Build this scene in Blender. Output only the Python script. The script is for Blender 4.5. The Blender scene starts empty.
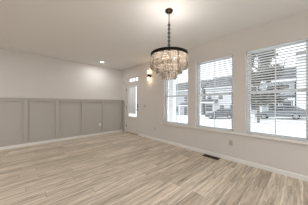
import bpy, bmesh, math, random
from mathutils import Vector, Matrix
random.seed(7)
S = bpy.context.scene
COL = S.collection
PI = math.pi
# ------------------------------------------------------------------ camera
YAW = math.radians(43.353)
cam_data = bpy.data.cameras.new('camera')
cam_data.sensor_fit = 'HORIZONTAL'
cam_data.sensor_width = 36.0
cam_data.lens = 36.0 * 140.9 / 308.0
cam_data.shift_y = 0.94 / 308.0
cam_data.clip_start = 0.05
cam_data.clip_end = 500
cam = bpy.data.objects.new('camera', cam_data)
COL.objects.link(cam)
cam.location = (0, 0, 1.2464)
cam.rotation_euler = (PI / 2, 0, -YAW)
S.camera = cam
# ------------------------------------------------------------------ sky and exposure
world = bpy.data.worlds.new('overcast_sky')
S.world = world
world.use_nodes = True
bg = world.node_tree.nodes['Background']
bg.inputs['Color'].default_value = (0.88, 0.945, 1.0, 1)
bg.inputs['Strength'].default_value = 1.5
S.view_settings.view_transform = 'Standard'
S.view_settings.look = 'None'
S.view_settings.exposure = 0.47
S.view_settings.gamma = 1.0
S.view_settings.use_curve_mapping = False
FILL_DOWNLIGHT_W = 12.0
DOWNLIGHT_COL = (0.96, 0.98, 1.0)
# ------------------------------------------------------------------ room numbers
H = 2.74            # ceiling
XW = 3.328          # window wall, inner face
YB = 5.591          # panelled wall, inner face
XL, YR = -4.6, -3.6  # far sides of the room behind the camera
T = 0.20            # outer wall thickness
WINS = [(2.168, 3.070), (1.036, 1.938), (-0.096, 0.806)]
WZ0, WZ1 = 0.640, 2.305
DY0, DY1 = 4.425, 5.312    # front door leaf
DOOR_TOP = 2.075
TR0, TR1 = 2.125, 2.315    # transom
# ------------------------------------------------------------------ materials
def srgb(r, g, b):
    f = lambda c: (c / 255 / 12.92) if c / 255 <= 0.04045 else ((c / 255 + 0.055) / 1.055) ** 2.4
    return (f(r), f(g), f(b), 1)

def mat(name, col, rough=0.5, metal=0.0, var=0.0, scale=8.0, bump=0.0, **kw):
    """plain surface with a little procedural variation in colour and relief"""
    m = bpy.data.materials.new(name)
    m.use_nodes = True
    nt = m.node_tree
    p = nt.nodes['Principled BSDF']
    p.inputs['Base Color'].default_value = col
    p.inputs['Roughness'].default_value = rough
    p.inputs['Metallic'].default_value = metal
    for k, v in kw.items():
        p.inputs[k.replace('_', ' ')].default_value = v
    if var > 0 or bump > 0:
        tc = nt.nodes.new('ShaderNodeTexCoord')
        nz = nt.nodes.new('ShaderNodeTexNoise')
        nz.inputs['Scale'].default_value = scale
        nz.inputs['Detail'].default_value = 4
        nt.links.new(tc.outputs['Object'], nz.inputs['Vector'])
        if var > 0:
            mx = nt.nodes.new('ShaderNodeMix')
            mx.data_type = 'RGBA'
            mx.inputs['A'].default_value = tuple(c * (1 - var) for c in col[:3]) + (1,)
            mx.inputs['B'].default_value = tuple(min(1, c * (1 + var)) for c in col[:3]) + (1,)
            nt.links.new(nz.outputs['Fac'], mx.inputs['Factor'])
            nt.links.new(mx.outputs['Result'], p.inputs['Base Color'])
        if bump > 0:
            b = nt.nodes.new('ShaderNodeBump')
            b.inputs['Strength'].default_value = bump
            b.inputs['Distance'].default_value = 0.002
            nt.links.new(nz.outputs['Fac'], b.inputs['Height'])
            nt.links.new(b.outputs['Normal'], p.inputs['Normal'])
    return m

def emit(name, col, strength):
    m = bpy.data.materials.new(name)
    m.use_nodes = True
    nt = m.node_tree
    p = nt.nodes['Principled BSDF']
    p.inputs['Base Color'].default_value = col
    p.inputs['Emission Color'].default_value = col
    p.inputs['Emission Strength'].default_value = strength
    return m

def pane_mat(name, tint=(1, 1, 1, 1)):
    m = bpy.data.materials.new(name)
    m.use_nodes = True
    nt = m.node_tree
    nt.nodes.clear()
    out = nt.nodes.new('ShaderNodeOutputMaterial')
    mix = nt.nodes.new('ShaderNodeMixShader')
    tr = nt.nodes.new('ShaderNodeBsdfTransparent')
    tr.inputs['Color'].default_value = tint
    gl = nt.nodes.new('ShaderNodeBsdfGlossy')
    gl.inputs['Roughness'].default_value = 0.02
    fr = nt.nodes.new('ShaderNodeFresnel')
    fr.inputs['IOR'].default_value = 1.35
    ge = nt.nodes.new('ShaderNodeNewGeometry')       # only the outer face of a pane reflects
    bf = nt.nodes.new('ShaderNodeMath'); bf.operation = 'MULTIPLY_ADD'
    nt.links.new(ge.outputs['Backfacing'], bf.inputs[0])
    bf.inputs[1].default_value = -1.0
    bf.inputs[2].default_value = 1.0
    ml = nt.nodes.new('ShaderNodeMath'); ml.operation = 'MULTIPLY'
    nt.links.new(fr.outputs['Fac'], ml.inputs[0])
    nt.links.new(bf.outputs[0], ml.inputs[1])
    nt.links.new(ml.outputs[0], mix.inputs['Fac'])
    nt.links.new(tr.outputs['BSDF'], mix.inputs[1])
    nt.links.new(gl.outputs['BSDF'], mix.inputs[2])
    nt.links.new(mix.outputs['Shader'], out.inputs['Surface'])
    return m

def crystal_mat():
    m = bpy.data.materials.new('cut_crystal')
    m.use_nodes = True
    nt = m.node_tree
    nt.nodes.clear()
    out = nt.nodes.new('ShaderNodeOutputMaterial')
    gl = nt.nodes.new('ShaderNodeBsdfGlass')
    gl.inputs['IOR'].default_value = 1.5
    gl.inputs['Roughness'].default_value = 0.03
    gl.inputs['Color'].default_value = (0.99, 0.97, 0.94, 1)
    tl = nt.nodes.new('ShaderNodeBsdfTranslucent')
    tl.inputs['Color'].default_value = (0.93, 0.86, 0.81, 1)
    mix = nt.nodes.new('ShaderNodeMixShader')
    mix.inputs['Fac'].default_value = 0.38
    oi = nt.nodes.new('ShaderNodeObjectInfo')        # random tone per crystal, painted in for the varied sparkle of cut glass
    rp = nt.nodes.new('ShaderNodeValToRGB')
    for pos, c in ((0.0, (0.38, 0.32, 0.26, 1)), (0.35, (0.92, 0.84, 0.72, 1)), (0.7, (1.0, 0.98, 0.94, 1)), (1.0, (0.95, 0.86, 0.78, 1))):
        e = rp.color_ramp.elements[0] if pos == 0.0 else rp.color_ramp.elements[1] if pos == 1.0 else rp.color_ramp.elements.new(pos)
        e.position = pos; e.color = c
    nt.links.new(oi.outputs['Random'], rp.inputs['Fac'])
    nt.links.new(rp.outputs['Color'], tl.inputs['Color'])
    nt.links.new(gl.outputs['BSDF'], mix.inputs[1])
    nt.links.new(tl.outputs['BSDF'], mix.inputs[2])
    nt.links.new(mix.outputs['Shader'], out.inputs['Surface'])
    return m

def floor_mat():
    m = bpy.data.materials.new('oak_plank_floor')
    m.use_nodes = True
    nt = m.node_tree
    N, L = nt.nodes, nt.links
    p = N['Principled BSDF']
    tc = N.new('ShaderNodeTexCoord')
    def math_(op, a, b=None):
        n = N.new('ShaderNodeMath'); n.operation = op
        for k, v in enumerate((a, b)):
            if v is None: continue
            if isinstance(v, (int, float)): n.inputs[k].default_value = v
            else: L.new(v, n.inputs[k])
        return n.outputs[0]
    sp = N.new('ShaderNodeSeparateXYZ')
    L.new(tc.outputs['Object'], sp.inputs[0])
    yr = math_('DIVIDE', sp.outputs['Y'], 0.180)          # rows of planks
    row = math_('FLOOR', yr)
    wr = N.new('ShaderNodeTexWhiteNoise'); wr.noise_dimensions = '1D'
    L.new(row, wr.inputs['W'])
    xr = math_('ADD', math_('DIVIDE', sp.outputs['X'], 1.22), wr.outputs['Value'])   # every row starts elsewhere
    colm = math_('FLOOR', xr)
    cv = N.new('ShaderNodeCombineXYZ')
    L.new(row, cv.inputs['X']); L.new(colm, cv.inputs['Y'])
    idn = N.new('ShaderNodeTexWhiteNoise'); idn.noise_dimensions = '3D'
    L.new(cv.outputs[0], idn.inputs['Vector'])
    pl = N.new('ShaderNodeMix'); pl.data_type = 'RGBA'
    pl.inputs['A'].default_value = srgb(240, 226, 208)
    pl.inputs['B'].default_value = srgb(206, 190, 171)
    L.new(idn.outputs['Value'], pl.inputs['Factor'])
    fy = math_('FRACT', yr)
    edge = math_('LESS_THAN', fy, 0.10)                   # pale band along one side of each plank
    fx = math_('FRACT', xr)
    butt = math_('LESS_THAN', fx, 0.004)
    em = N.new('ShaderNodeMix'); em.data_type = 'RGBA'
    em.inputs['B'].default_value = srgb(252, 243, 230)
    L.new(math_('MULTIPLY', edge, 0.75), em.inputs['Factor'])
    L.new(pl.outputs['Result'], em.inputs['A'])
    bk = N.new('ShaderNodeMix'); bk.data_type = 'RGBA'
    bk.inputs['B'].default_value = srgb(140, 120, 100)
    L.new(math_('MULTIPLY', butt, 0.7), bk.inputs['Factor'])
    L.new(em.outputs['Result'], bk.inputs['A'])
    mp = N.new('ShaderNodeMapping')
    mp.inputs['Scale'].default_value = (0.9, 15, 1)
    L.new(tc.outputs['Object'], mp.inputs['Vector'])
    add = N.new('ShaderNodeVectorMath')
    add.operation = 'MULTIPLY_ADD'
    add.inputs[1].default_value = (13.0, 0.0, 31.0)
    L.new(idn.outputs['Color'], add.inputs[0])
    L.new(mp.outputs['Vector'], add.inputs[2])
    g = N.new('ShaderNodeTexNoise')
    g.inputs['Scale'].default_value = 1.6
    g.inputs['Detail'].default_value = 6
    g.inputs['Roughness'].default_value = 0.62
    g.inputs['Distortion'].default_value = 0.7
    L.new(add.outputs['Vector'], g.inputs['Vector'])
    mp2 = N.new('ShaderNodeMapping')
    mp2.inputs['Scale'].default_value = (4.0, 70, 1)
    L.new(tc.outputs['Object'], mp2.inputs['Vector'])
    g2 = N.new('ShaderNodeTexNoise')
    g2.inputs['Scale'].default_value = 1.5
    g2.inputs['Detail'].default_value = 3
    L.new(mp2.outputs['Vector'], g2.inputs['Vector'])
    gm = N.new('ShaderNodeMix')
    gm.data_type = 'FLOAT'
    gm.inputs['Factor'].default_value = 0.35
    L.new(g.outputs['Fac'], gm.inputs['A'])
    L.new(g2.outputs['Fac'], gm.inputs['B'])
    rp = N.new('ShaderNodeValToRGB')
    rp.color_ramp.elements[0].position = 0.36
    rp.color_ramp.elements[0].color = (0.38, 0.34, 0.30, 1)
    rp.color_ramp.elements[1].position = 0.60
    rp.color_ramp.elements[1].color = (1.10, 1.09, 1.08, 1)
    L.new(gm.outputs['Result'], rp.inputs['Fac'])
    mx = N.new('ShaderNodeMix')
    mx.data_type = 'RGBA'
    mx.blend_type = 'MULTIPLY'
    mx.inputs['Factor'].default_value = 0.85
    L.new(bk.outputs['Result'], mx.inputs['A'])
    L.new(rp.outputs['Color'], mx.inputs['B'])
    L.new(mx.outputs['Result'], p.inputs['Base Color'])
    p.inputs['Roughness'].default_value = 0.42
    p.inputs['Specular IOR Level'].default_value = 0.35
    bp = N.new('ShaderNodeBump')
    bp.inputs['Strength'].default_value = 0.15
    bp.inputs['Distance'].default_value = 0.001
    L.new(g.outputs['Fac'], bp.inputs['Height'])
    L.new(bp.outputs['Normal'], p.inputs['Normal'])
    return m

def stripe_mat(name, col, pitch, dark=0.8, axis=2, rough=0.7):
    """lap siding, shingle courses: lines repeating along one axis"""
    m = bpy.data.materials.new(name)
    m.use_nodes = True
    nt = m.node_tree
    N, L = nt.nodes, nt.links
    p = N['Principled BSDF']
    p.inputs['Roughness'].default_value = rough
    tc = N.new('ShaderNodeTexCoord')
    sp = N.new('ShaderNodeSeparateXYZ')
    L.new(tc.outputs['Object'], sp.inputs[0])
    md = N.new('ShaderNodeMath'); md.operation = 'FLOORED_MODULO'
    md.inputs[1].default_value = pitch
    L.new(sp.outputs[axis], md.inputs[0])
    lt = N.new('ShaderNodeMath'); lt.operation = 'LESS_THAN'
    lt.inputs[1].default_value = pitch * 0.14
    L.new(md.outputs[0], lt.inputs[0])
    mx = N.new('ShaderNodeMix'); mx.data_type = 'RGBA'
    mx.inputs['A'].default_value = col
    mx.inputs['B'].default_value = tuple(c * dark for c in col[:3]) + (1,)
    L.new(lt.outputs[0], mx.inputs['Factor'])
    L.new(mx.outputs['Result'], p.inputs['Base Color'])
    return m

M = {
    'wall': mat('warm_greige_paint', srgb(222, 216, 210), 0.75, var=0.012, scale=3, bump=0.02),
    'ceil': mat('flat_ceiling_paint', srgb(238, 236, 233), 0.85, var=0.01, scale=2),
    'panel': mat('taupe_panel_paint', srgb(189, 183, 176), 0.55, var=0.012, scale=3),
    'trim': mat('white_trim_paint', srgb(238, 235, 230), 0.42, var=0.01, scale=6),
    'vinyl': mat('white_vinyl', srgb(240, 242, 243), 0.4, var=0.01, scale=6),
    'blind': mat('white_blind_slat', srgb(226, 226, 225), 0.45, var=0.01, scale=9),
    'cord': mat('pale_cord', srgb(206, 206, 204), 0.8, var=0.02),
    'door': mat('white_door_paint', srgb(226, 220, 213), 0.45, var=0.01, scale=5),
    'black': mat('black_metal', srgb(12, 11, 10), 0.6, 0.0, var=0.1, scale=20, Specular_IOR_Level=0.2),
    'bronze': mat('dark_bronze', srgb(58, 42, 30), 0.36, 0.7, var=0.12, scale=20),
    'sill_metal': mat('tan_metal_threshold', srgb(150, 130, 108), 0.5, 0.2, var=0.05, scale=10),
    'rod': mat('brushed_nickel', srgb(168, 158, 150), 0.3, 0.9, var=0.05, scale=30),
    'plate': mat('greige_plastic_plate', srgb(200, 191, 181), 0.4, var=0.01),
    'slot': mat('dark_slot', srgb(60, 54, 50), 0.6, var=0.05),
    'register': mat('dark_brown_register', srgb(46, 34, 26), 0.45, 0.5, var=0.1, scale=30),
    'pane': pane_mat('window_glass'),
    'crystal': crystal_mat(),
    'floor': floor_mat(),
    'bulb': emit('warm_lit_bulb', (1.0, 0.80, 0.58, 1), 3),
    'shade': emit('lit_frosted_glass', (1.0, 0.80, 0.56, 1), 3.2),
    'lens': emit('lit_downlight_lens', (1.0, 0.93, 0.84, 1), 4.0),
    'ground': mat('pale_concrete', srgb(232, 232, 230), 0.9, var=0.04, scale=0.7),
    'road': mat('worn_light_road', srgb(218, 218, 217), 0.9, var=0.05, scale=1.2),
    'siding': stripe_mat('white_lap_siding', srgb(216, 218, 220), 0.16, 0.82),
    'siding_grey': stripe_mat('grey_lap_siding', srgb(190, 193, 196), 0.16, 0.82),
    'siding_bright': stripe_mat('bright_white_lap_siding', srgb(232, 233, 234), 0.16, 0.82),
    'roof': mat('grey_shingle', srgb(106, 109, 114), 0.9, var=0.12, scale=5),
    'dark_glass': mat('dark_window_glass', srgb(84, 90, 96), 0.08, var=0.06, scale=2),
    'shutter': stripe_mat('dark_shutter', srgb(74, 78, 82), 0.07, 0.7),
    'housedoor': mat('grey_house_door', srgb(112, 114, 118), 0.5, var=0.03),
    'bark': mat('grey_bark', srgb(120, 112, 106), 0.9, var=0.2, scale=12),
    'leaf': mat('grey_green_leaf', srgb(122, 122, 116), 0.7, var=0.3, scale=2.5),
    'silver': mat('silver_car_paint', srgb(128, 133, 138), 0.3, 0.25, var=0.01),
    'darkcar': mat('grey_car_paint', srgb(100, 104, 108), 0.3, 0.25, var=0.01),
    'tyre': mat('black_rubber', srgb(38, 38, 40), 0.8, var=0.08),
    'alloy': mat('alloy_wheel', srgb(170, 172, 174), 0.4, 0.5, var=0.03),
    'lamp_red': mat('red_tail_lens', srgb(130, 44, 40), 0.25, var=0.03),
    'lamp_clear': mat('clear_head_lens', srgb(224, 228, 230), 0.15, var=0.02),
}
# ------------------------------------------------------------------ mesh helpers
class MB:
    def __init__(self):
        self.bm = bmesh.new()
    def box(self, x0, x1, y0, y1, z0, z1):
        vs = [self.bm.verts.new((x, y, z)) for x in (x0, x1) for y in (y0, y1) for z in (z0, z1)]
        for f in ((0, 1, 3, 2), (4, 6, 7, 5), (0, 4, 5, 1), (2, 3, 7, 6), (0, 2, 6, 4), (1, 5, 7, 3)):
            self.bm.faces.new([vs[i] for i in f])
        return self
    def grid_wall(self, axis, a, b, us, zs, holes):
        """a wall slab between planes a and b with rectangular holes; us and zs are the cut lines"""
        for i in range(len(us) - 1):
            for j in range(len(zs) - 1):
                uc, zc = (us[i] + us[i + 1]) / 2, (zs[j] + zs[j + 1]) / 2
                if any(h[0] < uc < h[1] and h[2] < zc < h[3] for h in holes):
                    continue
                if axis == 'x':
                    self.box(a, b, us[i], us[i + 1], zs[j], zs[j + 1])
                else:
                    self.box(us[i], us[i + 1], a, b, zs[j], zs[j + 1])
        bmesh.ops.remove_doubles(self.bm, verts=self.bm.verts, dist=1e-5)
        seen = {}
        for f in self.bm.faces:
            seen.setdefault(frozenset(v.index for v in f.verts), []).append(f)
        self.bm.verts.index_update()
        seen = {}
        for f in self.bm.faces:
            seen.setdefault(frozenset(v.index for v in f.verts), []).append(f)
        bmesh.ops.delete(self.bm, geom=[f for fs in seen.values() if len(fs) > 1 for f in fs], context='FACES_ONLY')
        return self
    def ring(self, cen, r0, r1, z0, z1, n=40):
        """a flat band: inner radius r0, outer r1"""
        prof = [(r0, z0), (r1, z0), (r1, z1), (r0, z1)]
        return self.lathe(cen, prof, n, closed=True)
    def lathe(self, cen, prof, n=24, closed=False, axis='z'):
        rows = []
        for r, z in prof:
            row = []
            for i in range(n):
                a = 2 * PI * i / n
                c, s = r * math.cos(a), r * math.sin(a)
                if axis == 'z': p = (cen[0] + c, cen[1] + s, cen[2] + z)
                elif axis == 'x': p = (cen[0] + z, cen[1] + c, cen[2] + s)
                else: p = (cen[0] + c, cen[1] + z, cen[2] + s)
                row.append(self.bm.verts.new(p))
            rows.append(row)
        m = len(rows)
        for k in range(m if closed else m - 1):
            A, B = rows[k], rows[(k + 1) % m]
            for i in range(n):
                self.bm.faces.new((A[i], A[(i + 1) % n], B[(i + 1) % n], B[i]))
        if not closed:
            for row in (rows[0], rows[-1]):
                try: self.bm.faces.new(row)
                except ValueError: pass
        return self
    def tube(self, pts, radii, n=8):
        rows = []
        pts = [Vector(p) for p in pts]
        if not hasattr(radii, '__len__'): radii = [radii] * len(pts)
        for k, p in enumerate(pts):
            d = (pts[min(k + 1, len(pts) - 1)] - pts[max(k - 1, 0)]).normalized()
            u = d.orthogonal().normalized() if abs(d.z) > 0.9 else d.cross(Vector((0, 0, 1))).normalized()
            if abs(d.z) > 0.9:
                u = (Vector((1, 0, 0)) - d * d.x).normalized()
            v = d.cross(u)
            rows.append([self.bm.verts.new(p + radii[k] * (math.cos(2 * PI * i / n) * u + math.sin(2 * PI * i / n) * v)) for i in range(n)])
        for A, B in zip(rows, rows[1:]):
            for i in range(n):
                self.bm.faces.new((A[i], A[(i + 1) % n], B[(i + 1) % n], B[i]))
        self.bm.faces.new(rows[0]); self.bm.faces.new(rows[-1])
        return self
    def prism(self, poly, axis, a, b):
        """extrude a polygon; axis x: poly is (y,z); axis y: poly is (x,z); axis z: (x,y)"""
        def P(q, t):
            return {'x': (t, q[0], q[1]), 'y': (q[0], t, q[1]), 'z': (q[0], q[1], t)}[axis]
        A = [self.bm.verts.new(P(q, a)) for q in poly]
        B = [self.bm.verts.new(P(q, b)) for q in poly]
        n = len(poly)
        for i in range(n):
            self.bm.faces.new((A[i], A[(i + 1) % n], B[(i + 1) % n], B[i]))
        self.bm.faces.new(A); self.bm.faces.new(B)
        return self
    def bevel(self, w, seg=2):
        bmesh.ops.bevel(self.bm, geom=[e for e in self.bm.edges], offset=w, segments=seg, affect='EDGES', clamp_overlap=True)
        return self
    def build(self, name, m, parent=None, smooth=False, loc=None):
        bmesh.ops.recalc_face_normals(self.bm, faces=self.bm.faces)
        me = bpy.data.meshes.new(name)
        self.bm.to_mesh(me); self.bm.free()
        if smooth:
            for q in me.polygons: q.use_smooth = True
        me.materials.append(m)
        o = bpy.data.objects.new(name, me)
        COL.objects.link(o)
        if parent is not None: o.parent = parent
        if loc is not None: o.location = loc
        return o

def tag(o, label=None, cat=None, group=None, kind=None):
    if label: o['label'] = label
    if cat: o['category'] = cat
    if group: o['group'] = group
    if kind: o['kind'] = kind
    return o
def empty(name, loc=(0, 0, 0), rz=0.0):
    o = bpy.data.objects.new(name, None)
    o.location = loc; o.rotation_euler = (0, 0, rz); o.empty_display_size = 0.1
    COL.objects.link(o)
    return o
def struct(o, label, cat):
    return tag(o, label, cat, kind='structure')
def copy_tree(o, parent=None):
    c = o.copy(); COL.objects.link(c)
    if parent is not None: c.parent = parent
    for ch in list(o.children): copy_tree(ch, c)
    return c

# ------------------------------------------------------------------ room shell
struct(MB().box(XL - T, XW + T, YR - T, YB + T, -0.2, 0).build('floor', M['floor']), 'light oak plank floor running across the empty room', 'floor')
struct(MB().box(XL - T, XW + T, YR - T, YB + T, H, H + 0.2).build('ceiling', M['ceil']), 'flat off-white ceiling of the empty dining room', 'ceiling')
holes = [(a, b, WZ0 - 0.02, WZ1) for a, b in WINS] + [(DY0 - 0.03, DY1 + 0.03, 0, TR1 + 0.02)]
us = sorted({YR - T, YB + T} | {h[0] for h in holes} | {h[1] for h in holes})
zs = sorted({0, H} | {h[2] for h in holes} | {h[3] for h in holes})
struct(MB().grid_wall('x', XW, XW + T, us, zs, holes).build('wall_right', M['wall']), 'greige wall with three windows and the front door', 'wall')
struct(MB().box(XL - T, XW, YB, YB + T, 0, H).build('wall_back', M['wall']), 'plain greige wall above taupe board and batten panelling', 'wall')
# unseen sides behind the camera; wide rear opening added to let fill daylight in
rh = [(-1.8, 3.1, 0.0, 2.6)]
struct(MB().grid_wall('y', YR - T, YR, [XL - T, -1.8, 3.1, XW], [0, 2.6, H], rh).build('wall_rear', M['wall']), 'greige rear wall with a wide opening added for daylight', 'wall')
struct(MB().box(XL - T, XL, YR, YB, 0, H).build('wall_left', M['wall']), 'plain greige side wall opposite the windows', 'wall')

# baseboards
def baseboard(name, axis, face, u0, u1, sgn, label):
    d = 0.014
    prof = [(0, 0), (d, 0), (d, 0.062), (d * 0.75, 0.072), (d * 0.35, 0.080), (0, 0.082)]
    prof = [(face + sgn * p, z) for p, z in prof]
    o = MB().prism(prof, 'x' if axis == 'y' else 'y', u0, u1).build(name, M['trim'])
    return struct(o, label, 'baseboard')
baseboard('baseboard_right', 'x', XW, YR, DY0 - 0.085, -1, 'white baseboard under the windows')
baseboard('baseboard_back', 'y', YB - 0.008, XL, XW, -1, 'white baseboard below the taupe panelling')

# board and batten wainscot
w = struct(empty('trim_1', (0, YB, 0)), 'taupe board and batten panelling with a cap rail', 'wainscot')
RT = 1.405
MB().box(XL, XW, -0.008, 0, 0, RT - 0.02).build('panel', M['panel'], w)
r_ = MB().box(XL, XW, -0.048, -0.008, RT - 0.088, RT - 0.014)
r_.box(XL, XW, -0.062, 0, RT - 0.014, RT)
r_.build('cap_rail', M['panel'], w)
MB().box(XL, XW, -0.024, -0.008, 0.082, 0.160).build('bottom_rail', M['panel'], w)
for k in range(-5, 5):
    xc = 0.100 + 0.777 * k
    MB().box(xc - 0.046, xc + 0.046, -0.048, -0.008, 0.160, RT - 0.088).build('batten', M['panel'], w)
# short return of the panelling beside the door
rt = struct(empty('trim_2', (XW, YB, 0)), 'narrow taupe panelling return between corner and door', 'wainscot')
MB().box(-0.012, 0, -0.212, -0.046, 0, RT - 0.02).build('panel', M['panel'], rt)
MB().box(-0.046, 0, -0.212, -0.046, RT - 0.088, RT).build('cap_rail', M['panel'], rt)

# windows
def window(n, y0, y1):
    root = struct(empty('window_%d' % n, (XW, (y0 + y1) / 2, WZ0)), ('white double hung window nearest the front door, behind the chandelier', 'white double hung window in the middle of the three', 'white double hung window farthest from the front door, with tree and silver car outside')[n - 1], 'window')
    w2, h = (y1 - y0) / 2, WZ1 - WZ0
    def rect(name, x0, x1, a, z0, z1, t, par, tb, tt):
        m = MB()
        m.box(x0, x1, -a, -a + t, z0, z1); m.box(x0, x1, a - t, a, z0, z1)
        m.box(x0, x1, -a + t, a - t, z0, z0 + tb); m.box(x0, x1, -a + t, a - t, z1 - tt, z1)
        return m.build(name, M['vinyl'], par)
    rect('frame', 0.085, 0.160, w2, 0, h, 0.030, root, 0.008, 0.008)
    mid = h / 2 + 0.005
    a = w2 - 0.030
    for nm, x0, x1, z0, z1 in (('upper_sash', 0.122, 0.150, mid - 0.022, h - 0.008), ('lower_sash', 0.091, 0.119, 0.008, mid + 0.022)):
        s = rect(nm, x0, x1, a, z0, z1, 0.034, root, 0.042 if nm == 'upper_sash' else 0.024, 0.020 if nm == 'upper_sash' else 0.036)
        xm = (x0 + x1) / 2
        MB().box(xm - 0.003, xm + 0.003, -a + 0.036, a - 0.036, z0 + 0.022, z1 - 0.020).build('pane', M['pane'], s)
        MB().box(xm - 0.009, xm - 0.004, -0.009, 0.009, z0 + 0.022, z1 - 0.020).build('muntin', M['vinyl'], s)
    MB().box(0.083, 0.091, -0.03, 0.03, mid + 0.022, mid + 0.030).build('sash_lock', M['vinyl'], root)
for i, (a, b) in enumerate(WINS): window(i + 1, a, b)

# one continuous stool and apron below the windows
st = struct(empty('trim_3', (XW, 0, WZ0)), 'white window sill running under all three windows', 'sill')
sm = MB().box(-0.052, 0.0, -0.30, 3.19, -0.045, 0.0)
sm.bevel(0.006)
for a, b in WINS:
    sm.box(-0.001, 0.085, a, b, -0.020, 0.0)
sm.build('stool', M['trim'], st)

# front door with transom
d = struct(empty('door_1', (XW, (DY0 + DY1) / 2, 0)), 'white front door with a tall blind-filled glass and transom', 'door')
hw = (DY1 - DY0) / 2
fm = MB()
for s in (-1, 1):
    fm.box(0.0, 0.15, s * hw, s * (hw + 0.028), 0, TR1 + 0.02)
fm.box(0.0, 0.15, -hw, hw, TR1, TR1 + 0.02)
fm.box(0.0, 0.15, -hw, hw, DOOR_TOP, TR0)
fm.build('frame', M['door'], d)
cm = MB()
for s in (-1, 1):
    cm.box(-0.016, 0, s * (hw + 0.008), s * (hw + 0.068), 0, TR1 + 0.07)
cm.box(-0.016, 0, -hw - 0.008, hw + 0.008, TR1 + 0.01, TR1 + 0.07)
cm.build('casing', M['door'], d)
# leaf with an opening for the glass
LA, LB, LZ0, LZ1 = -0.315, 0.272, 0.705, 1.955
lf = MB().grid_wall('x', 0.030, 0.075, [-hw + 0.003, LA, LB, hw - 0.003], [0.012, LZ0, LZ1, DOOR_TOP - 0.004], [(LA, LB, LZ0, LZ1)])
leaf = lf.build('leaf', M['door'], d)
rm = MB()
for x0, x1 in ((0.018, 0.032),):
    rm.box(x0, x1, LA - 0.03, LA + 0.006, LZ0 - 0.03, LZ1 + 0.03); rm.box(x0, x1, LB - 0.006, LB + 0.03, LZ0 - 0.03, LZ1 + 0.03)
    rm.box(x0, x1, LA + 0.006, LB - 0.006, LZ0 - 0.03, LZ0 + 0.006); rm.box(x0, x1, LA + 0.006, LB - 0.006, LZ1 - 0.006, LZ1 + 0.03)
rm.build('glass_surround', M['trim'], leaf)
MB().box(0.066, 0.070, LA, LB, LZ0, LZ1).build('pane', M['pane'], leaf)
mbm = MB()
z = LZ0 + 0.11
while z < LZ1 - 0.03:
    mbm.prism([(0.042, z), (0.050, z + 0.0185), (0.0515, z + 0.0185), (0.0435, z)], 'y', LA + 0.085, LB - 0.004)
    z += 0.019
mbm.box(0.034, 0.060, LA + 0.085, LB - 0.004, LZ1 - 0.03, LZ1 - 0.002)
mbm.build('mini_blind', M['blind'], leaf)
pm = MB()
for a, b in ((LA - 0.01, -0.04), (0.02, LB + 0.02)):
    pm.box(0.024, 0.031, a, b, 0.16, 0.185); pm.box(0.024, 0.031, a, b, 0.545, 0.57)
    pm.box(0.024, 0.031, a, a + 0.025, 0.185, 0.545); pm.box(0.024, 0.031, b - 0.025, b, 0.185, 0.545)
pm.build('raised_panel', M['door'], leaf)
tf = MB()
tf.box(0.03, 0.08, -hw, -hw + 0.05, TR0, TR1); tf.box(0.03, 0.08, hw - 0.20, hw, TR0, TR1)
tf.box(0.03, 0.08, -hw + 0.05, hw - 0.20, TR0, TR0 + 0.028); tf.box(0.03, 0.08, -hw + 0.05, hw - 0.20, TR1 - 0.02, TR1)
for k in (1, 2):
    yy = -hw + 0.05 + (2 * hw - 0.25) * k / 3
    tf.box(0.04, 0.07, yy - 0.012, yy + 0.012, TR0 + 0.028, TR1 - 0.02)
ts = tf.build('transom', M['door'], d)
MB().box(0.053, 0.057, -hw + 0.05, hw - 0.20, TR0 + 0.028, TR1 - 0.02).build('pane', M['pane'], ts)
# hardware
ky = 4.470 - (DY0 + DY1) / 2
db = MB().box(0.006, 0.030, ky - 0.036, ky + 0.036, 1.075, 1.215).bevel(0.006)
db.lathe((0.006, ky, 1.105), [(0.016, 0), (0.016, -0.008), (0.010, -0.010)], 16, axis='x')
db.box(-0.016, -0.003, ky - 0.006, ky + 0.006, 1.088, 1.122)
db.build('deadbolt', M['black'], leaf)
kn = MB().lathe((0.030, ky, 0.998), [(0.032, 0), (0.032, -0.010), (0.012, -0.014), (0.012, -0.034), (0.024, -0.042), (0.028, -0.056), (0.022, -0.068), (0.008, -0.072)], 20, axis='x')
kn.build('door_knob', M['bronze'], leaf, True)
for hz in (0.28, 1.08, 1.83):
    MB().lathe((0.022, hw - 0.003, hz), [(0.009, -0.052), (0.009, 0.052)], 10).build('hinge', M['black'], d)
MB().box(-0.01, 0.15, -hw, hw, 0, 0.012).build('threshold', M['sill_metal'], d)

# ------------------------------------------------------------------ blinds
def make_blind():
    root = empty('window_blind', (0, 0, 0))
    w2, h = 0.902 / 2 - 0.018, WZ1 - WZ0
    MB().box(0.012, 0.062, -w2, w2, h - 0.015, h).build('headrail', M['blind'], root)
    sm = MB()
    z, pitch = 0.040, 0.0475
    n = int((h - 0.024 - z) / pitch)
    tilt = -0.20
    for k in range(n + 1):
        zc = z + k * pitch
        pts = []
        for t, c in ((-0.025, 0), (0, 0.0022), (0.025, 0)):
            pts.append((0.037 + t * math.cos(tilt), zc + c + t * math.sin(tilt)))
        poly = [(x, q - 0.0017) for x, q in pts] + [(x, q + 0.0017) for x, q in reversed(pts)]
        sm.prism(poly, 'y', -w2, w2)
    sm.build('slats', M['blind'], root)
    MB().box(0.013, 0.061, -w2, w2, 0.002, 0.016).build('bottom_rail', M['blind'], root)
    for y in (-0.282, 0.282):
        c = MB()
        for x in (0.0095, 0.0645):
            c.tube([(x, y, 0.02), (x, y, h - 0.05)], 0.0014, 6)
        c.build('ladder_cord', M['cord'], root)
    MB().tube([(0.004, w2 - 0.07, h - 0.04), (0.004, w2 - 0.07, h - 0.75)], 0.004, 8).build('tilt_wand', M['blind'], root)
    return root
proto = make_blind()
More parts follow.
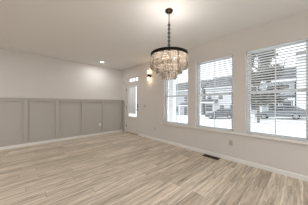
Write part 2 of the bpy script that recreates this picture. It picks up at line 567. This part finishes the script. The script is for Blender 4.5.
BL = ['open white horizontal blind in the window nearest the front door', 'open white horizontal blind in the middle window',
      'open white horizontal blind in the window farthest from the door, tree outside']
for i, (a, b) in enumerate(WINS):
    o = proto if i == 0 else copy_tree(proto)
    o.location = (XW, (a + b) / 2, WZ0)
    tag(o, BL[i], 'blind', 'white horizontal blinds in the windows')

# ------------------------------------------------------------------ chandelier
CX, CY = 1.730, 1.481
ch = tag(empty('chandelier', (CX, CY, H)), 'round three-tier crystal chandelier with black rim hanging on a chain', 'chandelier')
ZR = 2.020 - H     # rim middle, relative to the ceiling
MB().lathe((0, 0, 0), [(0.062, 0), (0.064, -0.012), (0.056, -0.026), (0.030, -0.036), (0.012, -0.042)], 28).build('canopy', M['bronze'], ch, True)
MB().lathe((0, 0, 0), [(0.0075, -0.042), (0.0075, -0.175), (0.012, -0.180), (0.012, -0.19)], 12).build('stem', M['rod'], ch, True)
cm = MB()
ztop, zbot = -0.188, ZR + 0.055
nl = 15
L_ = (ztop - zbot) / nl
for k in range(nl):
    zc = ztop - (k + 0.5) * L_
    ang = PI / 4 + (PI / 2 if k % 2 else 0)
    u = Vector((math.cos(ang), math.sin(ang), 0))
    R = 24; rows = []
    hl, hw_ = L_ * 0.66, 0.015
    pts = [Vector((0, 0, zc)) + u * (hw_ * math.cos(2 * PI * i / R)) + Vector((0, 0, hl * math.sin(2 * PI * i / R))) for i in range(R)]
    nrm = u.cross(Vector((0, 0, 1)))
    for i in range(R):
        o_ = (pts[i] - Vector((0, 0, zc))).normalized()
        rows.append([cm.bm.verts.new(pts[i] + 0.007 * (math.cos(2 * PI * j / 6) * o_ + math.sin(2 * PI * j / 6) * nrm)) for j in range(6)])
    for i in range(R):
        A, B = rows[i], rows[(i + 1) % R]
        for j in range(6):
            cm.bm.faces.new((A[j], A[(j + 1) % 6], B[(j + 1) % 6], B[j]))
cm.build('chain', M['black'], ch, True)
hubm = MB().lathe((0, 0, 0), [(0.006, ZR + 0.062), (0.016, ZR + 0.052), (0.022, ZR + 0.030), (0.022, ZR - 0.02), (0.010, ZR - 0.32), (0.016, ZR - 0.335), (0.006, ZR - 0.35)], 16)
hubm.build('hub', M['black'], ch, True)
R1, R2, R3 = 0.292, 0.200, 0.112
MB().ring((0, 0, 0), R1 - 0.010, R1 + 0.004, ZR - 0.021, ZR + 0.021, 64).build('rim', M['black'], ch)
MB().ring((0, 0, 0), R2 - 0.006, R2 + 0.002, ZR - 0.148, ZR - 0.136, 48).build('inner_ring', M['black'], ch)
MB().ring((0, 0, 0), R3 - 0.005, R3 + 0.002, ZR - 0.232, ZR - 0.220, 32).build('inner_ring', M['black'], ch)
for k in range(6):
    a = 2 * PI * k / 6 + 0.3
    c, s = math.cos(a), math.sin(a)
    for q0, q1, zz, rr in ((0.02, R1 - 0.006, ZR + 0.01, 0.004), (0.016, R2 - 0.003, ZR - 0.142, 0.003), (0.012, R3 - 0.002, ZR - 0.226, 0.003)):
        MB().tube([(q0 * c, q0 * s, zz), (q1 * c, q1 * s, zz)], rr, 6).build('spoke', M['black'], ch)
def crystal_bm(beads, drop, w):
    """a hanging string: flat octagon beads facing outwards (local X) above one long faceted drop; top at z=0"""
    m = MB()
    z = -0.002
    for bsz in beads:
        r, zc = bsz / 2, z - bsz / 2
        m.lathe((0, 0, zc), [(r * 0.45, -0.008), (r, -0.002), (r, 0.002), (r * 0.45, 0.008)], 8, axis='x')
        z -= bsz + 0.001
    if drop:
        m.lathe((0, 0, 0), [(0.002, z), (w * 0.42, z - 0.012), (w * 0.5, z - drop * 0.74), (0.002, z - drop)], 6)
    return m
def tier(name, n, r, ztop, beads, drop, w, phase):
    first = None
    for k in range(n):
        a = 2 * PI * (k + phase) / n
        if first is None:
            first = o = crystal_bm(beads, drop, w).build(name, M['crystal'], ch)
        else:
            o = first.copy(); COL.objects.link(o); o.parent = ch
        o.location = (r * math.cos(a), r * math.sin(a), ztop)
        o.rotation_euler = (0, 0, a + random.uniform(-0.7, 0.7))
tier('crystal_drop', 48, R1 - 0.004, ZR - 0.021, [0.035, 0.035, 0.035], 0.090, 0.036, 0.0)
tier('crystal_drop', 32, R2 - 0.002, ZR - 0.148, [0.035, 0.035], 0.078, 0.036, 0.5)
tier('crystal_drop', 18, R3 - 0.002, ZR - 0.232, [0.033, 0.033], 0.080, 0.034, 0.2)
tier('bead_string', 36, R1 - 0.050, ZR - 0.010, [0.033, 0.033, 0.033, 0.033, 0.033], 0, 0, 0.3)
tier('bead_string', 24, R2 - 0.045, ZR - 0.148, [0.033, 0.033, 0.033, 0.033], 0, 0, 0.1)
for k in range(4):
    a = 2 * PI * k / 4 + 0.5
    c, s = math.cos(a), math.sin(a)
    skt = MB().lathe((0.10 * c, 0.10 * s, ZR - 0.128), [(0.012, -0.012), (0.013, 0), (0.013, 0.035), (0.009, 0.038)], 12).build('socket', M['black'], ch)
    ld = bpy.data.lights.new('bulb_light', 'POINT')
    ld.energy = 12.0; ld.color = (1.0, 0.95, 0.90); ld.shadow_soft_size = 0.02
    lo = bpy.data.objects.new('bulb_light', ld); COL.objects.link(lo); lo.parent = ch
    lo.location = (0.10 * c, 0.10 * s, ZR - 0.055)
    MB().lathe((0.10 * c, 0.10 * s, ZR - 0.09), [(0.006, 0), (0.013, 0.012), (0.017, 0.028), (0.013, 0.048), (0.006, 0.066), (0.001, 0.078)], 14).build('bulb', M['bulb'], skt, True)

# ------------------------------------------------------------------ wall sconce
sc = tag(empty('wall_sconce', (XW, 3.716, 2.222)), 'small lit bronze up and down sconce on the wall beside the door', 'lamp')
MB().lathe((0, 0, 0), [(0.055, 0), (0.055, -0.012), (0.046, -0.022), (0.016, -0.024), (0.016, -0.075)], 28, axis='x').build('back_plate', M['bronze'], sc)
MB().lathe((-0.085, 0, 0), [(0.014, -0.060), (0.038, -0.052), (0.040, 0.0), (0.038, 0.052), (0.014, 0.060)], 24).build('body', M['bronze'], sc)
for s in (1, -1):
    MB().lathe((-0.085, 0, 0), [(0.030, s * 0.056), (0.036, s * 0.062), (0.038, s * 0.155), (0.034, s * 0.160)], 24).build('glass_shade', M['shade'], sc, True)
for s in (1, -1):
    ld = bpy.data.lights.new('sconce_light', 'POINT')
    ld.energy = 0.35; ld.color = (1.0, 0.74, 0.46); ld.shadow_soft_size = 0.04
    lo = bpy.data.objects.new('sconce_light', ld); COL.objects.link(lo); lo.parent = sc
    lo.location = (-0.10, 0, s * 0.20)

# ------------------------------------------------------------------ recessed lights
def downlight(x, y, label, watts=FILL_DOWNLIGHT_W):
    t = tag(empty('recessed_light', (x, y, H)), label, 'ceiling light', 'recessed ceiling lights')
    MB().ring((0, 0, 0), 0.058, 0.080, -0.006, 0.0, 32).build('trim_ring', M['trim'], t)
    MB().lathe((0, 0, 0), [(0.058, -0.001), (0.058, -0.004)], 32).build('lens', M['lens'], t)
    ld = bpy.data.lights.new('downlight_lamp', 'AREA')
    ld.shape = 'DISK'; ld.size = 0.12; ld.energy = watts; ld.color = DOWNLIGHT_COL
    lo = bpy.data.objects.new('downlight_lamp', ld); COL.objects.link(lo); lo.parent = t
    lo.location = (0, 0, -0.008)
    return t
downlight(2.123, 4.979, 'small round lit recessed light in the ceiling near the front door', 6.5)
for x, y in ((-1.7, 3.9), (-3.4, 3.9), (-1.7, 1.2), (-3.4, 1.2), (-1.7, -1.5), (1.4, -1.8), (-3.4, -1.5)):  # unseen downlights added out of frame to brighten the room
    downlight(x, y, 'added round recessed fill light over the unseen room behind the camera')

# ------------------------------------------------------------------ plates and register
def outlet(name, loc, rz, label, gang=1, switch=False):
    t = tag(empty(name, loc, rz), label, 'switch' if switch else 'outlet')   # faces local -Y
    w2 = 0.036 + 0.023 * (gang - 1)
    pm = MB().box(-w2, w2, -0.006, 0, -0.058, 0.058).bevel(0.0025)
    pm.build('cover_plate', M['trim'] if rz == 0 else M['plate'], t)
    for g in range(gang):
        gx = (g - (gang - 1) / 2) * 0.046
        if switch:
            MB().prism([(-0.006, -0.033), (-0.0115, -0.033), (-0.008, 0.033), (-0.006, 0.033)], 'x', gx - 0.016, gx + 0.016).build('rocker', M['plate'], t)
        else:
            for s in (-1, 1):
                q = MB().box(gx - 0.016, gx + 0.016, -0.0085, -0.005, s * 0.021 - 0.014, s * 0.021 + 0.014).bevel(0.003).build('socket', M['trim'] if rz == 0 else M['plate'], t)
                MB().box(gx - 0.008, gx - 0.005, -0.0092, -0.0084, s * 0.021 - 0.004, s * 0.021 + 0.007).box(gx + 0.005, gx + 0.008, -0.0092, -0.0084, s * 0.021 - 0.004, s * 0.021 + 0.007).build('slot', M['slot'], q)
    return t
outlet('wall_outlet', (2.295, YB - 0.008, 0.405), 0, 'white power outlet low on the taupe panelling beside a batten')
outlet('wall_outlet', (XW, 3.475, 0.374), -PI / 2, 'pale power outlet low on the wall between door and windows')
outlet('wall_outlet', (XW, 1.081, 0.384), -PI / 2, 'pale power outlet low on the wall under the middle window')
outlet('light_switch', (XW, 4.010, 1.150), -PI / 2, 'double light switch plate on the wall right of the front door', 2, True)
rg = tag(empty('floor_register', (3.215, 1.475, 0)), 'dark brown slotted floor register in the planks under the middle window', 'floor vent')
f = MB()
f.box(-0.072, -0.056, -0.185, 0.185, 0, 0.006); f.box(0.056, 0.072, -0.185, 0.185, 0, 0.006)
f.box(-0.056, 0.056, -0.185, -0.165, 0, 0.006); f.box(-0.056, 0.056, 0.165, 0.185, 0, 0.006)
f.build('frame', M['register'], rg)
g = MB()
for k in range(23):
    y = -0.158 + k * 0.01436
    g.box(-0.056, 0.056, y - 0.003, y + 0.003, 0.0012, 0.005)
g.box(-0.004, 0.004, -0.165, 0.165, 0.001, 0.0052)
g.build('grille', M['register'], rg)
MB().box(-0.056, 0.056, -0.165, 0.165, 0.0004, 0.001).build('duct_cover', M['slot'], rg)

# ------------------------------------------------------------------ outdoors
SL = -0.070
def gz(y): return -0.50 + SL * (y - 2.0)
def ground_strip(name, x0, x1, z_off, m, label):
    b = MB()
    b.prism([(-30, gz(-30) + z_off), (60, gz(60) + z_off), (60, gz(60) - 1.0), (-30, gz(-30) - 1.0)], 'x', x0, x1)
    return struct(b.build(name, m), label, 'ground')
ground_strip('ground_front_walk', 3.6, 17.5, 0.04, M['ground'], 'pale concrete ground outside the windows')
ground_strip('road', 17.5, 25.0, -0.06, M['road'], 'light road beyond the windows')
ground_strip('ground_far_walk', 25.0, 60.0, 0.04, M['ground'], 'pale ground in front of the houses across the road')
# porch by the front door
po = struct(empty('porch', (4.4, 4.75, 0)), 'white porch post, floor and roof outside the front door', 'porch')
MB().box(-0.90, 0.85, -0.95, 1.15, -0.95, -0.03).build('porch_floor', M['ground'], po)
pp = MB().box(0.47, 0.70, -0.80, -0.57, 0.05, 2.95)
pp.box(0.44, 0.73, -0.83, -0.54, -0.03, 0.16); pp.box(0.44, 0.73, -0.83, -0.54, 2.82, 2.95)
pp.build('porch_post', M['vinyl'], po)
MB().box(-0.90, 0.85, -0.95, 1.15, 2.95, 3.15).build('porch_roof', M['vinyl'], po)

# houses across the road; local +Y along the street, front face at local x = 0 looking to -X
def house(y0, y1, siding, eave, ridge, label, windows, doors, porch=None, gable=False, xf=32.0):
    L = y1 - y0; base = gz((y0 + y1) / 2) - 0.2
    t = tag(empty('townhouse', (xf, y0, base)), label, 'house', 'townhouses across the road')
    e, r = eave - base, ridge - base
    D = 9.0
    MB().box(0, D, 0, L, -1.0, e).build('wall', siding, t)
    rm = MB()
    if gable:
        rm.prism([(-0.3, e - 0.05), (L / 2, r), (L + 0.3, e - 0.05), (L + 0.3, e + 0.15), (L / 2, r + 0.22), (-0.3, e + 0.15)], 'x', -0.4, D)
        MB().prism([(0.0, e), (L / 2, r - 0.03), (L, e)], 'x', 0.0, 0.2).build('gable', siding, t)
    else:
        rm.prism([(-0.45, e), (D / 2, r), (D + 0.45, e), (D + 0.45, e + 0.2), (D / 2, r + 0.22), (-0.45, e + 0.2)], 'y', -0.15, L + 0.15)
        MB().box(-0.52, -0.45, -0.15, L + 0.15, e - 0.12, e + 0.16).build('gutter', M['vinyl'], t)
    rm.build('roof', M['roof'], t)
    for (a, b, z0, z1, shut) in windows:
        fr = MB()
        fr.box(-0.06, 0, a - 0.09, a, z0 - 0.09, z1 + 0.09).box(-0.06, 0, b, b + 0.09, z0 - 0.09, z1 + 0.09)
        fr.box(-0.06, 0, a, b, z0 - 0.09, z0).box(-0.06, 0, a, b, z1, z1 + 0.09)
        fr.box(-0.05, 0, a, b, (z0 + z1) / 2 - 0.03, (z0 + z1) / 2 + 0.03)
        wn = fr.build('window', M['vinyl'], t)
        MB().box(-0.02, -0.005, a, b, z0, z1).build('pane', M['dark_glass'], wn)
        if shut:
            for u in (a - 0.50, b + 0.12):
                MB().box(-0.05, 0, u, u + 0.38, z0 - 0.05, z1 + 0.05).build('shutter', M['shutter'], t)
    for (a, b, z0, z1) in doors:
        dm = MB().box(-0.05, 0, a, b, z0, z1)
        dr = dm.build('door', M['housedoor'], t)
        fr = MB().box(-0.09, 0, a - 0.12, a, z0, z1 + 0.12).box(-0.09, 0, b, b + 0.12, z0, z1 + 0.12).box(-0.09, 0, a, b, z1, z1 + 0.12)
        fr.build('door_frame', M['vinyl'], dr)
    if porch:
        a, b, z = porch
        MB().prism([(-1.9, z), (0, z), (0, z + 0.75), (-1.9, z + 0.14)], 'y', a, b).build('porch_roof', M['roof'], t)
        MB().box(-1.98, -1.86, a, b, z - 0.12, z + 0.10).build('porch_fascia', M['vinyl'], t)
        for u in (a + 0.12, b - 0.12):
            MB().box(-1.85, -1.67, u - 0.09, u + 0.09, -1.0, z).build('porch_post', M['vinyl'], t)
    return t
house(0.95, 7.2, M['siding_grey'], 5.0, 7.9, 'grey sided townhouse behind the leafy tree and silver car',
      [(0.6, 1.5, 3.9, 5.15, False), (2.6, 3.5, 3.9, 5.15, False), (5.0, 5.9, 3.9, 5.15, False), (2.0, 3.3, 0.9, 2.5, False), (4.8, 5.9, 0.9, 2.4, False)],
      [(0.4, 1.4, 0.2, 2.35)], (-0.1, 4.2, 2.75))
house(7.9, 16.0, M['siding'], 4.75, 7.6, 'white sided townhouse with dark shutters seen through the middle window',
      [(0.9, 1.9, 3.6, 5.0, True), (4.1, 5.1, 3.6, 5.0, False), (6.6, 7.6, 3.6, 5.0, False), (1.0, 2.1, 0.7, 2.3, True), (6.4, 8.0, 0.8, 2.4, False)],
      [(3.8, 4.8, 0.2, 2.35)], (5.2, 8.6, 2.85))
house(16.8, 27.5, M['siding_grey'], 4.7, 7.5, 'grey sided townhouse seen through the window nearest the front door',
      [(1.2, 2.2, 3.7, 5.1, False), (4.2, 5.2, 3.7, 5.1, False), (8.0, 9.0, 3.7, 5.1, False), (1.4, 2.5, 0.8, 2.4, False), (7.2, 8.8, 0.8, 2.4, False)],
      [(4.3, 5.3, 0.2, 2.35)], (0.6, 5.6, 2.85))
house(-7.5, 0.70, M['siding_bright'], 8.2, 9.8, 'tall white townhouse at the edge of the window farthest from the front door',
      [(2.2, 3.2, 4.4, 5.8, False), (4.6, 5.6, 4.4, 5.8, False), (1.6, 2.8, 0.9, 2.4, False)], [(4.4, 5.4, 0.2, 2.35)], None, False, 30.0)

# cars: nose towards +Y
def car(loc, paint, label):
    t = tag(empty('car', loc), label, 'car', 'cars parked along the road')
    t.rotation_euler = (math.atan(SL), 0, 0)
    L = 4.6
    prof = [(-2.28, 0.42), (-2.30, 0.62), (-2.24, 0.93), (-1.60, 1.00), (0.85, 0.96), (1.90, 0.82), (2.22, 0.66), (2.30, 0.46), (2.24, 0.26), (-2.20, 0.26)]
    # side profile with wheel arches cut out
    def arch(yc): return [(yc + 0.36 * math.cos(a), 0.27 + 0.36 * math.sin(a)) for a in [PI * i / 8 for i in range(9)]]
    side = prof[:8] + [(2.24, 0.27)] + [(1.40 + 0.36 * math.cos(PI * i / 8), 0.27 + 0.36 * math.sin(PI * i / 8)) for i in range(9)] \
        + [(-1.32 + 0.36 * math.cos(PI * i / 8), 0.27 + 0.36 * math.sin(PI * i / 8)) for i in range(9)] + [(-2.20, 0.27)]
    b = MB().prism(side, 'x', -0.88, 0.88)
    # cabin: tapered greenhouse
    base = [(-1.95, 0.98), (1.00, 0.95)]
    low = [(-2.0, 0.975), (1.05, 0.94)]
    hi = [(-1.25, 1.44), (-0.35, 1.48), (0.20, 1.45)]
    cab = [low[1], hi[2], hi[1], hi[0], low[0]]
    A = [b.bm.verts.new((-0.83 if z < 1.2 else -0.62, y, z)) for y, z in cab]
    B = [b.bm.verts.new((0.83 if z < 1.2 else 0.62, y, z)) for y, z in cab]
    n = len(cab)
    for i in range(n):
        b.bm.faces.new((A[i], A[(i + 1) % n], B[(i + 1) % n], B[i]))
    b.bm.faces.new(A); b.bm.faces.new(B)
    b.build('body', paint, t)
    def lerp(z): return 0.83 - (z - 0.96) / (1.45 - 0.96) * 0.21
    for s in (-1, 1):
        for poly in ([(0.82, 1.00), (0.16, 1.39), (-0.38, 1.415), (-0.38, 1.01)], [(-0.46, 1.01), (-0.46, 1.415), (-1.18, 1.38), (-1.68, 1.03)]):
            g = MB()
            vs = [g.bm.verts.new((s * (lerp(z) + 0.012), y, z)) for y, z in poly] + [g.bm.verts.new((s * (lerp(z) - 0.01), y, z)) for y, z in poly]
            for i in range(4): g.bm.faces.new((vs[i], vs[(i + 1) % 4], vs[4 + (i + 1) % 4], vs[4 + i]))
            g.bm.faces.new(vs[:4]); g.bm.faces.new(vs[4:])
            g.build('side_window', M['dark_glass'], t)
    MB().prism([(0.99, 0.985), (1.01, 0.995), (0.25, 1.435), (0.23, 1.425)], 'x', -0.6, 0.6).build('windscreen', M['dark_glass'], t)
    MB().prism([(-1.94, 1.02), (-1.96, 1.03), (-1.30, 1.44), (-1.28, 1.425)], 'x', -0.58, 0.58).build('rear_window', M['dark_glass'], t)
    for s in (-1, 1):
        for y in (1.40, -1.32):
            wl = MB().lathe((s * 0.78, y, 0.31), [(0.24, -0.1), (0.31, -0.085), (0.31, 0.085), (0.24, 0.1)], 24, axis='x').build('wheel', M['tyre'], t)
            MB().lathe((s * 0.785, y, 0.31), [(0.215, -0.1), (0.205, 0.105 * s), (0.05, 0.115 * s)], 20, axis='x').build('rim', M['alloy'], wl)
        MB().box(s * 0.55 - 0.18, s * 0.55 + 0.18, 2.15, 2.27, 0.58, 0.70).build('headlight', M['lamp_clear'], t)
        MB().box(s * 0.62 - 0.16, s * 0.62 + 0.16, -2.315, -2.22, 0.68, 0.86).build('tail_light', M['lamp_red'], t)
        MB().box(s * 0.93 - 0.07, s * 0.93 + 0.07, 0.62, 0.74, 0.98, 1.10).build('mirror', paint, t)
    return t
car((22.0, 1.82, gz(1.82) - 0.06), M['silver'], 'silver sedan parked on the road in the window farthest from the front door')
car((22.0, 8.35, gz(8.35) - 0.06), M['darkcar'], 'grey sedan parked on the road in the middle window')

# tree on the near side of the road
def tree(x, y, h, rad, n, label):
    rnd = random.Random(11)
    z0 = gz(y)
    t = tag(empty('street_tree', (x, y, z0)), label, 'tree')
    b = MB()
    b.tube([(0, 0, -0.1), (0.03, 0.02, 1.2), (-0.02, 0.0, 2.6), (0.03, 0.03, 4.4), (0.0, 0.0, h * 0.88)], [0.11, 0.09, 0.075, 0.05, 0.015], 8)
    tips = []
    for k in range(40):
        zb = rnd.uniform(1.2, h * 0.82)
        a = rnd.uniform(0, 2 * PI)
        f_ = 1 - abs((zb - h * 0.45) / (h * 0.62)) ** 2
        ln = rad * max(0.35, f_) * rnd.uniform(0.75, 1.1)
        p0 = Vector((0, 0, zb)); p2 = Vector((math.cos(a) * ln, math.sin(a) * ln, zb + ln * rnd.uniform(0.35, 0.9)))
        p1 = (p0 + p2) / 2 + Vector((0, 0, -0.08))
        b.tube([p0, p1, p2], [0.03, 0.02, 0.006], 5)
        tips += [p0.lerp(p2, q) for q in (0.55, 0.8, 1.0)]
    b.build('trunk', M['bark'], t)
    fm = MB()
    for k in range(n):
        c = tips[rnd.randrange(len(tips))] + Vector((rnd.gauss(0, 0.16), rnd.gauss(0, 0.16), rnd.gauss(0, 0.16)))
        u = Vector((rnd.gauss(0, 1), rnd.gauss(0, 1), rnd.gauss(0, 1))).normalized()
        v = u.orthogonal().normalized()
        s = rnd.uniform(0.09, 0.17)
        vs = [fm.bm.verts.new(c + q) for q in (u * s, v * s * 0.55, -u * s, -v * s * 0.55)]
        fm.bm.faces.new(vs)
    o = fm.build('foliage', M['leaf'], t)
    return t
tree(16.0, 2.85, 7.5, 1.8, 8000, 'slender leafy street tree outside the window farthest from the front door')
# bare shrub outside the first window
sb = tag(empty('bare_shrub', (6.2, 4.35, gz(4.35) + 0.04)), 'small bare branching shrub outside the window nearest the door', 'shrub')
b = MB()
rnd = random.Random(3)
for k in range(9):
    a = rnd.uniform(0, 2 * PI); l = rnd.uniform(0.25, 0.5); zt = rnd.uniform(0.8, 1.35)
    p1 = (0.4 * l * math.cos(a), 0.4 * l * math.sin(a), zt * 0.55); p2 = (l * math.cos(a), l * math.sin(a), zt)
    b.tube([(0, 0, -0.05), p1, p2], [0.014, 0.010, 0.004], 6)
    b.tube([p1, (p1[0] + 0.15 * math.cos(a + 1.4), p1[1] + 0.15 * math.sin(a + 1.4), p1[2] + 0.3)], [0.007, 0.003], 5)
b.build('stems', M['bark'], sb)
